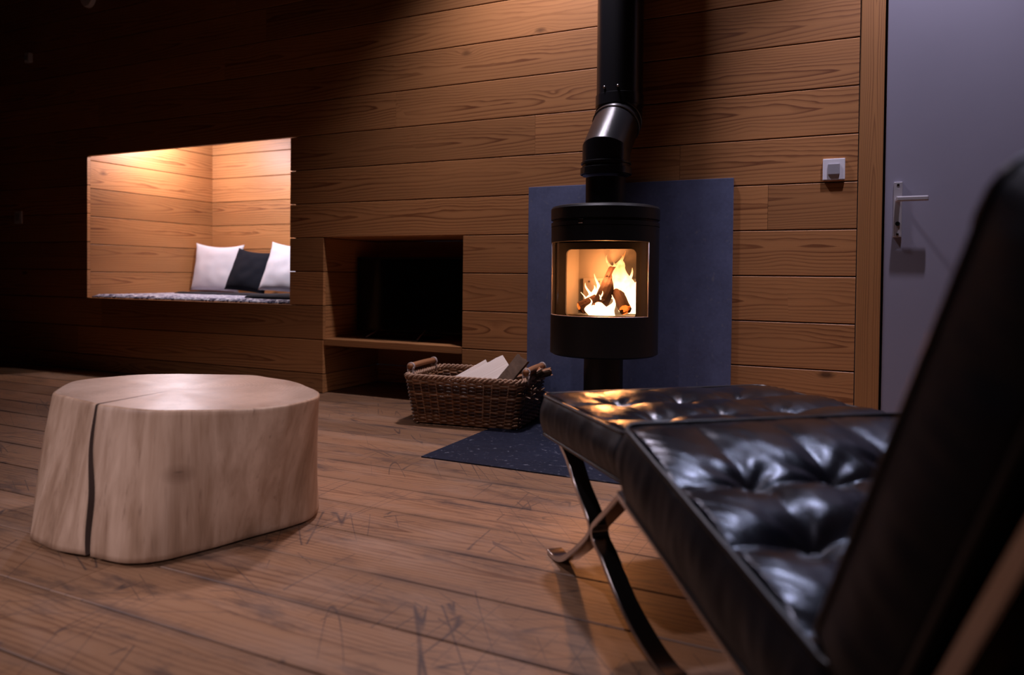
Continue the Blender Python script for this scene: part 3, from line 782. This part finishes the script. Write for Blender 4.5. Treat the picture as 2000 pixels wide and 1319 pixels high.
# ------------------------------------------------------------------ stump table
TOP = [(-1.885, -2.01), (-2.04, -1.83), (-1.99, -1.67), (-1.86, -1.585), (-1.675, -1.51), (-1.48, -1.553), (-1.333, -1.637), (-1.253, -1.705), (-1.232, -1.755), (-1.223, -1.888), (-1.305, -1.968), (-1.432, -2.052), (-1.618, -2.065), (-1.765, -2.036)]
BOT = [(-1.818, -2.105), (-1.688, -2.125), (-1.586, -2.112), (-1.508, -2.109), (-1.45, -2.10), (-1.415, -2.065), (-1.387, -1.994), (-1.36, -1.915), (-1.352, -1.867), (-1.319, -1.782), (-1.300, -1.67), (-1.36, -1.58), (-1.48, -1.535), (-1.68, -1.52), (-1.88, -1.60), (-2.02, -1.72), (-2.05, -1.87), (-1.95, -2.01)]
SC = Vector((-1.645, -1.83))
def polar(pts):
    L = sorted(((math.atan2(y - SC.y, x - SC.x)) % (2 * PI), math.hypot(x - SC.x, y - SC.y)) for x, y in pts)
    return L
def interp(L, a):
    a %= 2 * PI; n = len(L)
    for i in range(n):
        a0, r0_ = L[i]; a1, r1_ = L[(i + 1) % n]
        if i == n - 1: a1 += 2 * PI
        aa = a if a >= a0 or i < n - 1 else a + 2 * PI
        if i == n - 1 and a < L[0][0]: aa = a + 2 * PI
        if a0 <= aa <= a1:
            p0 = L[i - 1][1]; p3 = L[(i + 2) % n][1]; t = (aa - a0) / max(1e-6, a1 - a0)
            # chord-true interpolation in cartesian
            x = r0_ * math.cos(a0) * (1 - t) + r1_ * math.cos(a1) * t; y = r0_ * math.sin(a0) * (1 - t) + r1_ * math.sin(a1) * t
            return math.hypot(x, y)
    return L[0][1]
LT_, LB_ = polar(TOP), polar(BOT)
def smoothr(L, a, wdt=.10): return sum(interp(L, a + d * wdt) for d in (-1, -.5, 0, .5, 1)) / 5
H = .352
ca_b = math.atan2(-2.112 - SC.y, -1.586 - SC.x); ca_t = math.atan2(-2.063 - SC.y, -1.622 - SC.x)
NZ, NA = 26, 200
bm = bmesh.new()
def crack_angle(t): return ca_b + (ca_t - ca_b) * t + .025 * math.sin(t * 5.0) - .012 * math.sin(t * 11)
def ring(t, z, inset=0, depth=.5, wid=.0095):
    ca = crack_angle(t); vs = []
    def rad(a): return (smoothr(LB_, a) * (1 - t) + smoothr(LT_, a) * t) - inset + .004 * mnoise.noise((math.cos(a) * 4, math.sin(a) * 4, z * 3)) + .012 * math.sin(PI * t) * mnoise.noise((math.cos(a) * 2, math.sin(a) * 2, 7))
    rc = rad(ca); dl = (wid * (.65 + .5 * math.sin(t * 3 + .4)) ) / rc
    for k in range(NA):
        a = ca + dl + (2 * PI - 2 * dl) * k / (NA - 1); r = rad(a); vs.append((a, r))
    vs.append((ca - dl * .55, rc * (1 - depth * .5))); vs.append((ca, rc * (1 - depth))); vs.append((ca + dl * .55, rc * (1 - depth * .5)))
    return [bm.verts.new((r * math.cos(a), r * math.sin(a), z)) for a, r in vs]
rs = [ring(0, .0105, .006), ring(0, .0125, .001)]
for i in range(1, NZ): rs.append(ring(i / NZ, .0125 + (H - .0125) * i / NZ))
rs.append(ring(.99, H - .005, 0)); rs.append(ring(.995, H - .0015, .0015)); rs.append(ring(1, H, .006))
for A, B in zip(rs, rs[1:]):
    n = len(A)
    for k in range(n):
        f = bm.faces.new((A[k], A[(k + 1) % n], B[(k + 1) % n], B[k])); f.smooth = True
        if k >= NA - 1: f.material_index = 2; f.smooth = False
bm.faces.new(rs[0])
# top: rings shrinking to the centre, crack tapering out
prev = rs[-1]
for j, fct in enumerate((.85, .7, .55, .42)):
    nw = [bm.verts.new((v.co.x * fct, v.co.y * fct, H + .0008 * mnoise.noise((v.co.x * 9, v.co.y * 9, 1)))) for v in rs[-1][:NA]]
    rc = rs[-1][NA + 1].co.length / rs[-1][0].co.length
    if fct > .5:
        cv = [bm.verts.new(Vector((v.co.x, v.co.y, 0)) * min(1, max(fct * .93, .5) / (v.co.xy.length / rs[-1][0].co.xy.length) if v.co.xy.length > 0 else 1) + Vector((0, 0, H))) for v in rs[-1][NA:]]
        cv = None
    for k in range(NA - 1):
        f = bm.faces.new((prev[k], prev[k + 1], nw[k + 1], nw[k])); f.material_index = 1
    prev = nw
# crack floor below the top and closing centre
cen = bm.verts.new((0, 0, H))
for k in range(NA - 1): bm.faces.new((prev[k], prev[k + 1], cen)).material_index = 1
bm.normal_update()
stump = obj('stump_table', bm, [M['stump_side'], M['stump_top'], M['crack']], recalc=False)
stump.location = (SC.x, SC.y, 0)
bpy.context.view_layer.update()
b2 = bmesh.new(); b2.from_mesh(stump.data); bmesh.ops.recalc_face_normals(b2, faces=b2.faces[:]); b2.to_mesh(stump.data); b2.free()
tag(stump, 'low pale sawn tree stump table with a long vertical crack', 'table')
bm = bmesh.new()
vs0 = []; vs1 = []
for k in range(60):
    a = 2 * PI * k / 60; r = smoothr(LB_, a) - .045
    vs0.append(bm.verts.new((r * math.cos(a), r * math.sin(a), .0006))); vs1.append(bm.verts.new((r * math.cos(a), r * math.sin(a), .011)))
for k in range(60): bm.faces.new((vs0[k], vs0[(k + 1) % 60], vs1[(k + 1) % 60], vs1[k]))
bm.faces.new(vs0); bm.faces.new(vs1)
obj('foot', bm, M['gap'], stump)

# ------------------------------------------------------------------ log basket
bk = thing('log_basket', 'brown rectangular wicker basket of firewood beside the hearth', 'basket', (-1.562, -.262, .0055), R(7))
BW0, BD0, BW1, BD1, BH = .245, .165, .272, .198, .205
def bper(t, z, push=0):
    """point on the basket outline (rounded rectangle) at parameter t in 0..1 and height z"""
    k = z / BH; hw = BW0 + (BW1 - BW0) * k + push; hd = BD0 + (BD1 - BD0) * k + push
    r = .04; segs = [2 * (hw - r), PI / 2 * r, 2 * (hd - r), PI / 2 * r] * 2; tot = sum(segs); s = (t % 1) * tot
    x, y, a = -(hw - r), -hd, 0.0
    for i, L in enumerate(segs):
        if s <= L or i == 7:
            if i % 2 == 0: return Vector((x + math.cos(a) * s, y + math.sin(a) * s, z))
            cx, cy = x - math.sin(a) * r, y + math.cos(a) * r; b = a - PI / 2 + s / r
            return Vector((cx + r * math.cos(b), cy + r * math.sin(b), z))
        if i % 2 == 0: x += math.cos(a) * L; y += math.sin(a) * L
        else:
            cx, cy = x - math.sin(a) * r, y + math.cos(a) * r; a += PI / 2
            x, y = cx + r * math.cos(a - PI / 2), cy + r * math.sin(a - PI / 2)
        s -= L
NS, NR = 48, 25
bm = bmesh.new()
for j in range(NR):
    z = .008 + (BH - .016) * j / (NR - 1); pts = []
    n = NS * 4
    for k in range(n):
        t = k / n; pts.append(bper(t, z, .0048 * math.sin(2 * PI * (t * NS / 2) + PI * (j % 2)) ))
    tube(bm, pts, .0045, 6, closed=True)
obj('weave', bm, M['wicker'], bk, smooth=True)
bm = bmesh.new()
for k in range(NS): tube(bm, [bper((k + .0) / NS, z) for z in (0.003, .07, .14, BH)], .0042, 6)
obj('stakes', bm, M['wicker'], bk, smooth=True)
bm = bmesh.new(); box(bm, -BW0 + .01, BW0 - .01, -BD0 + .01, BD0 - .01, .004, .012); obj('base', bm, M['wicker'], bk)
bm = bmesh.new()
for ph in range(3):
    pts = []
    for k in range(220):
        t = k / 220; a = 2 * PI * t * 26 + ph * 2 * PI / 3
        p = bper(t, BH, .007 * math.cos(a)); p.z = BH + .006 + .008 * math.sin(a)
        pts.append(p)
    tube(bm, pts, .0052, 6, closed=True)
obj('rim', bm, M['pale_wicker'], bk, smooth=True)
for s in (-1, 1):
    bm = bmesh.new(); hx = s * (BW1 + .002)
    tube(bm, [(hx, y, BH + .04 + .004 * math.cos(y * 9)) for y in (-.135, -.09, -.04, 0, .04, .09, .135)], .0135, 12)
    hd = obj('handle', bm, M['handle_wood'], bk, smooth=True)
    for e in (-1, 1):
        bm = bmesh.new(); tube(bm, [(hx + .016 * math.cos(a), e * (.118 + .010 * a / (8 * PI)), BH + .038 + .018 * math.sin(a)) for a in [q * 8 * PI / 60 for q in range(61)]], .003, 6)
        tube(bm, [(hx - .012, e * .125, BH + .035), (hx - .012, e * .128, BH - .01)], .005, 6); tube(bm, [(hx + .012, e * .125, BH + .035), (hx + .010, e * .128, BH - .01)], .005, 6)
        obj('binding', bm, M['twine'], hd, smooth=True)
# frayed willow ends sticking out of the right end
r8 = random.Random(4)
for k in range(16):
    y = r8.uniform(-.16, .16); z = BH - r8.uniform(.01, .09)
    bm = bmesh.new(); tube(bm, [(BW1 - .012, y, z), (BW1 + r8.uniform(.012, .03), y + r8.uniform(-.02, .02), z + r8.uniform(-.02, .03))], .003, 5)
    obj('loose_end', bm, M['pale_wicker'], bk)

LG = [('pale split log pointing up at the left of the basket', (-1.70, -.355, .150), (-1.535, -.22, .262), .052, [(-.75, .66, .12), (.5, .85, .3)], 0, 0),
      ('largest pale split log across the middle of the basket', (-1.595, -.385, .160), (-1.415, -.25, .268), .052, [(-.72, .69, .10), (.3, -.95, .3)], 0, 0),
      ('dark bark-sided split log standing steeply beside the largest pale log', (-1.435, -.375, .13), (-1.335, -.26, .300), .034, [(-.6, .8, .1)], 0, 1),
      ('reddish brown split log at the right end of the basket', (-1.40, -.33, .150), (-1.275, -.20, .246), .028, [(0, 1, .4)], 0, 1),
      ('short brown log lying over the back right corner of the basket', (-1.42, -.185, .19), (-1.255, -.125, .235), .024, [(0, 1, .5)], 0, 1),
      ('pale log lying low inside the basket below the others', (-1.76, -.25, .075), (-1.40, -.22, .09), .055, [(0, 1, .4)], 0, 1),
      ('dark log lying low at the back inside the basket', (-1.74, -.14, .075), (-1.36, -.12, .085), .050, [(0, 1, .6)], 0, 1)]
for i, (lab, a, b, r, sp, roll, k) in enumerate(LG):
    bm = log_mesh((Vector(a) - Vector(b)).length, r, 11 + i * 7, sp, seg=20)
    o = obj('firewood_log', bm, [M['bark'], M['split_wood'] if k == 0 or i == 5 else M['handle_wood']] if i != 2 else [M['bark'], M['bark']])
    place_axis(o, a, b, roll); tag(o, lab, 'log', 'firewood in the basket')

# ------------------------------------------------------------------ leather chair and ottoman
def cushion(parent, name, W, D, T, frame, bx, by, amp_b=.018, puff=.020, nx=120, ny=100, seed=0, label=None):
    """tufted cushion: local u 0..W to the right, v 0..D away, h up (0 bottom, T top); frame maps (u,v,h) to parent space"""
    def top(u, v):
        e = min(u, W - u, v, D - v)
        edge = 1 - math.exp(-e / .03)
        def panel(x, cuts, L):
            b = [0.0] + sorted(cuts) + [L]
            for x0, x1 in zip(b, b[1:]):
                if x <= x1 + 1e-9:
                    q = abs(2 * (x - x0) / (x1 - x0) - 1); return 1 - q ** 2.4
            return 0.0
        wu = u + .010 * mnoise.noise((u * 6 + seed, v * 6, 2.2)); wv = v + .010 * mnoise.noise((u * 6 + seed, v * 6, 8.2))
        pv, pu = panel(min(max(wv, 0), D), by, D), panel(min(max(wu, 0), W), bx, W)
        z = T + puff * (pv * (.62 + .38 * pu)) * (.85 + .3 * mnoise.noise((u * 5 + seed, v * 5, 4.4)))
        dip = 0.0; cr = 0.0
        for x in bx:
            for y in by:
                du, dv = u - x, v - y; d = math.hypot(du, dv)
                if d < .16:
                    a = math.atan2(dv, du)
                    dip += amp_b * math.exp(-(d / .026)) * (1 + .10 * math.sin(a * 5 + x * 40 + y * 70))
                    dip += .0014 * math.exp(-((d - .04) / .03) ** 2) * math.sin(a * 7 + x * 50 + y * 30)
        wr = .0050 * mnoise.noise((u * 10 + seed, v * 8, 1.1 + seed)) + .0013 * mnoise.noise((u * 45 + seed, v * 28, 2)) 
        gath = .0010 * math.exp(-e / .028) * math.sin((u + v) * 210 + 3 * mnoise.noise((u * 12, v * 12, seed)))
        return z - dip * edge + wr * edge + gath
    bm = bmesh.new()
    def warp(t, n):   # finer near edges
        return t
    G = [[None] * (ny + 1) for _ in range(nx + 1)]
    rc = .014
    for i in range(nx + 1):
        for j in range(ny + 1):
            u, v = W * i / nx, D * j / ny
            h = top(u, v)
            e = min(u, W - u, v, D - v)
            if e < 1e-9: h = T
            # round the plan corners a little
            uu, vv = u, v
            cu = min(u, W - u); cv = min(v, D - v); rad = .03
            if cu < rad and cv < rad:
                k = math.hypot(rad - cu, rad - cv)
                if k > 1e-9:
                    f = max(rad - cu, rad - cv) / k
                    nu, nv = rad - (rad - cu) * f, rad - (rad - cv) * f
                    uu = nu if u < W / 2 else W - nu; vv = nv if v < D / 2 else D - nv
            G[i][j] = bm.verts.new(frame(uu, vv, h))
            G[i][j].tag = False
    for i in range(nx):
        for j in range(ny): bm.faces.new((G[i][j], G[i + 1][j], G[i + 1][j + 1], G[i][j + 1]))
    per = [(i, 0) for i in range(nx)] + [(nx, j) for j in range(ny)] + [(i, ny) for i in range(nx, 0, -1)] + [(0, j) for j in range(ny, 0, -1)]
    def pc(i, j):
        u, v = W * i / nx, D * j / ny; rad = .03
        cu = min(u, W - u); cv = min(v, D - v)
        if cu < rad and cv < rad:
            k = math.hypot(rad - cu, rad - cv)
            f = max(rad - cu, rad - cv) / k if k > 1e-9 else 1
            nu, nv = rad - (rad - cu) * f, rad - (rad - cv) * f
            u = nu if u < W / 2 else W - nu; v = nv if v < D / 2 else D - nv
        return u, v
    prev = [G[i][j] for i, j in per]
    n = len(per); NR_ = 8
    for q in range(1, NR_ + 1):
        t = q / NR_; cur = []
        for i, j in per:
            u, v = pc(i, j); h = T * (1 - t)
            ou = (-1 if i == 0 else 1 if i == nx else 0); ov = (-1 if j == 0 else 1 if j == ny else 0)
            bul = .012 * math.sin(PI * t) + .006 * mnoise.noise((u * 16 + seed, v * 16, t * 1.2 + seed)) * math.sin(PI * t) + .002 * mnoise.noise((u * 50, v * 50, t * 2)) * math.sin(PI * t)
            cur.append(bm.verts.new(frame(u + ou * bul, v + ov * bul, h)))
        for k in range(n): bm.faces.new((prev[k], prev[(k + 1) % n], cur[(k + 1) % n], cur[k])).material_index = 1
        prev = cur
    bm.faces.new(prev).material_index = 1
    o = obj(name, bm, [M['leather'], M['leather_side']], parent, smooth=True)
    if label: o['label'] = label
    for hh in (T + .001, .002):
        b2 = bmesh.new(); tube(b2, [frame(*pc(i, j), hh) for i, j in per[::2]], .0042, 6, closed=True); obj('piping', b2, M['piping'], o, smooth=True)
    for x in bx:
        for y in by:
            b2 = bmesh.new(); bmesh.ops.create_uvsphere(b2, u_segments=14, v_segments=8, radius=.0085)
            c = Vector(frame(x, y, top(x, y) + .003)); up_ = (Vector(frame(x, y, 1)) - Vector(frame(x, y, 0))).normalized()
            for v in b2.verts: v.co.z *= .55
            bmesh.ops.rotate(b2, verts=b2.verts[:], cent=(0, 0, 0), matrix=Vector((0, 0, 1)).rotation_difference(up_).to_matrix())
            bmesh.ops.translate(b2, verts=b2.verts[:], vec=c); obj('button', b2, M['leather'], o, smooth=True)
    return o
def flat_bar(pts, r0, r1, th, tap=None):
    """steel flat bar in the (s,z) side plane; r0..r1 across. chair local: x=r, y=-s, z"""
    P = spline(pts, 8); n = len(P); bm = bmesh.new(); rings = []
    for i, (s, z) in enumerate(P):
        a = P[max(0, i - 1)]; b = P[min(n - 1, i + 1)]; t = Vector((b[0] - a[0], b[1] - a[1])).normalized(); nn = Vector((-t.y, t.x)) * th / 2
        rings.append([bm.verts.new(q) for q in ((r0, -(s + nn.x), z + nn.y), (r1, -(s + nn.x), z + nn.y), (r1, -(s - nn.x), z - nn.y), (r0, -(s - nn.x), z - nn.y))])
    for A, B in zip(rings, rings[1:]):
        for k in range(4): bm.faces.new((A[k], A[(k + 1) % 4], B[(k + 1) % 4], B[k]))
    bm.faces.new(rings[0]); bm.faces.new(rings[-1])
    bmesh.ops.recalc_face_normals(bm, faces=bm.faces[:])
    es = [e for e in bm.edges if len(e.link_faces) == 2 and e.calc_face_angle(0) > R(50)]
    bmesh.ops.bevel(bm, geom=es, offset=.0014, segments=2, affect='EDGES')
    return bm

# ottoman: origin at the far left foot; local x to the right, -y towards the chair
ot = thing('ottoman', 'black tufted leather ottoman with crossed steel legs in front of the lounge chair', 'ottoman', (-.666, -1.597, 0), R(42.5))
OW = .625
fr = lambda u, v, h: (u + .0, -(.445 - v), h + .287)
cushion(ot, 'cushion', OW, .475, .092, fr, [.125 + .155 * k for k in range(4)][:3] + [.585 - .0][:0], [.475 - .14 - .03, .475 - .31 - .03], nx=110, ny=84, seed=2.0, puff=.0155, amp_b=.017, label='black leather tufted cushion')
for side, r0 in (('l', .008), ('r', OW - .043)):
    A = [(.43, .281), (.398, .262), (.33, .207), (.285, .172), (.2615, .150), (.268, .128), (.305, .108), (.393, .052), (.479, .019), (.54, .0065), (.58, .0065)]
    B = [(.075, .281), (.12, .255), (.168, .211), (.225, .172), (.2485, .150), (.242, .130), (.205, .098), (.158, .064), (.095, .024), (.045, .0075), (.0, .0065)]
    for pts in (A, B):
        bm = flat_bar(pts, r0 + (0 if pts is A else .0001), r0 + .038, .012)
        auto_smooth(obj('leg', bm, M['steel'], ot), 40)
for s, z in ((.075, .274), (.43, .274)):
    bm = bmesh.new(); box(bm, .0435, OW - .0435, -s - .006, -s + .006, z - .014, z + .008, .002); obj('cross_rail', bm, M['steel'], ot)

# lounge chair: origin on the floor under the front left seat corner
ch = thing('lounge_chair', 'black tufted leather lounge chair with curved steel frame in the right foreground', 'chair', (-.335, -2.075, 0), R(38))
CW = .75; ST = math.atan(.225)
def seat_fr(u, v, h):
    s = .545 - v + .0; x = u
    return (x, -(s * math.cos(ST) + h * math.sin(ST) * -0.0) , .318 - s * math.sin(ST) + h)
cushion(ch, 'seat_cushion', CW, .545, .112, seat_fr, [.115 + .125 * k for k in range(5)], [.545 - .20, .545 - .345, .545 - .485], nx=160, ny=130, seed=7.0, amp_b=.020, puff=.019, label='black leather tufted seat cushion')
# back cushion: leans from the rear of the seat
B0 = Vector((.492, .322)); B1 = Vector((.690, .752)); BLn = (B1 - B0).length; bd = (B1 - B0).normalized(); bn = Vector((-bd.y, bd.x))   # bn points to the front
def back_fr(u, v, h):
    s = B0 + bd * v - bn * (.095 - h)
    return (u, -s.x, s.y)
cushion(ch, 'back_cushion', CW, BLn, .095, back_fr, [.115 + .125 * k for k in range(5)], [.12, .26, .39], nx=120, ny=90, seed=13.0, amp_b=.020, puff=.019, label='black leather tufted back cushion')
SB = [(-.03, .311), (.086, .288), (.18, .268), (.27, .246), (.362, .222), (.47, .178), (.57, .122), (.66, .060), (.72, .022), (.77, .0075), (.83, .0065)]
BB = [(.845, .775), (.812, .715), (.764, .615), (.716, .518), (.672, .430), (.632, .352), (.575, .262), (.50, .186), (.38, .115), (.25, .060), (.14, .022), (.06, .0085), (-.01, .008)]
for side, r0 in (('l', .004), ('r', CW - .039)):
    auto_smooth(obj('seat_rail', flat_bar(SB, r0, r0 + .035, .012), M['steel'], ch), 40)
    auto_smooth(obj('back_rail', flat_bar(BB, r0, r0 + .036, .016), M['steel'], ch), 40)
for i in range(5):
    bm = bmesh.new(); t = .12 + .19 * i
    P = spline(BB[:6], 12); q = P[int(t * (len(P) - 1))]
    tt = Vector(P[min(len(P) - 1, int(t * (len(P) - 1)) + 1)]) - Vector(P[int(t * (len(P) - 1)) - 1]); tt.normalize()
    nn = Vector((-tt.y, tt.x)) * .005; hh = tt * .024
    vs = [(q[0] + a * hh.x + b * nn.x * .6, q[1] + a * hh.y + b * nn.y * .6) for a, b in ((-1, -1), (1, -1), (1, 1), (-1, 1))]
    A = [bm.verts.new((.040, -s, z)) for s, z in vs]; B = [bm.verts.new((CW - .040, -s, z)) for s, z in vs]
    for k in range(4): bm.faces.new((A[k], A[(k + 1) % 4], B[(k + 1) % 4], B[k]))
    bm.faces.new(A); bm.faces.new(B); obj('back_strap', bm, M['strap'], ch)
for s, z in ((.02, .293), (.20, .255), (.36, .215)):
    bm = bmesh.new(); box(bm, .040, CW - .040, -s - .022, -s + .022, z, z + .004); obj('seat_strap', bm, M['strap'], ch)
bpy.context.view_layer.update()
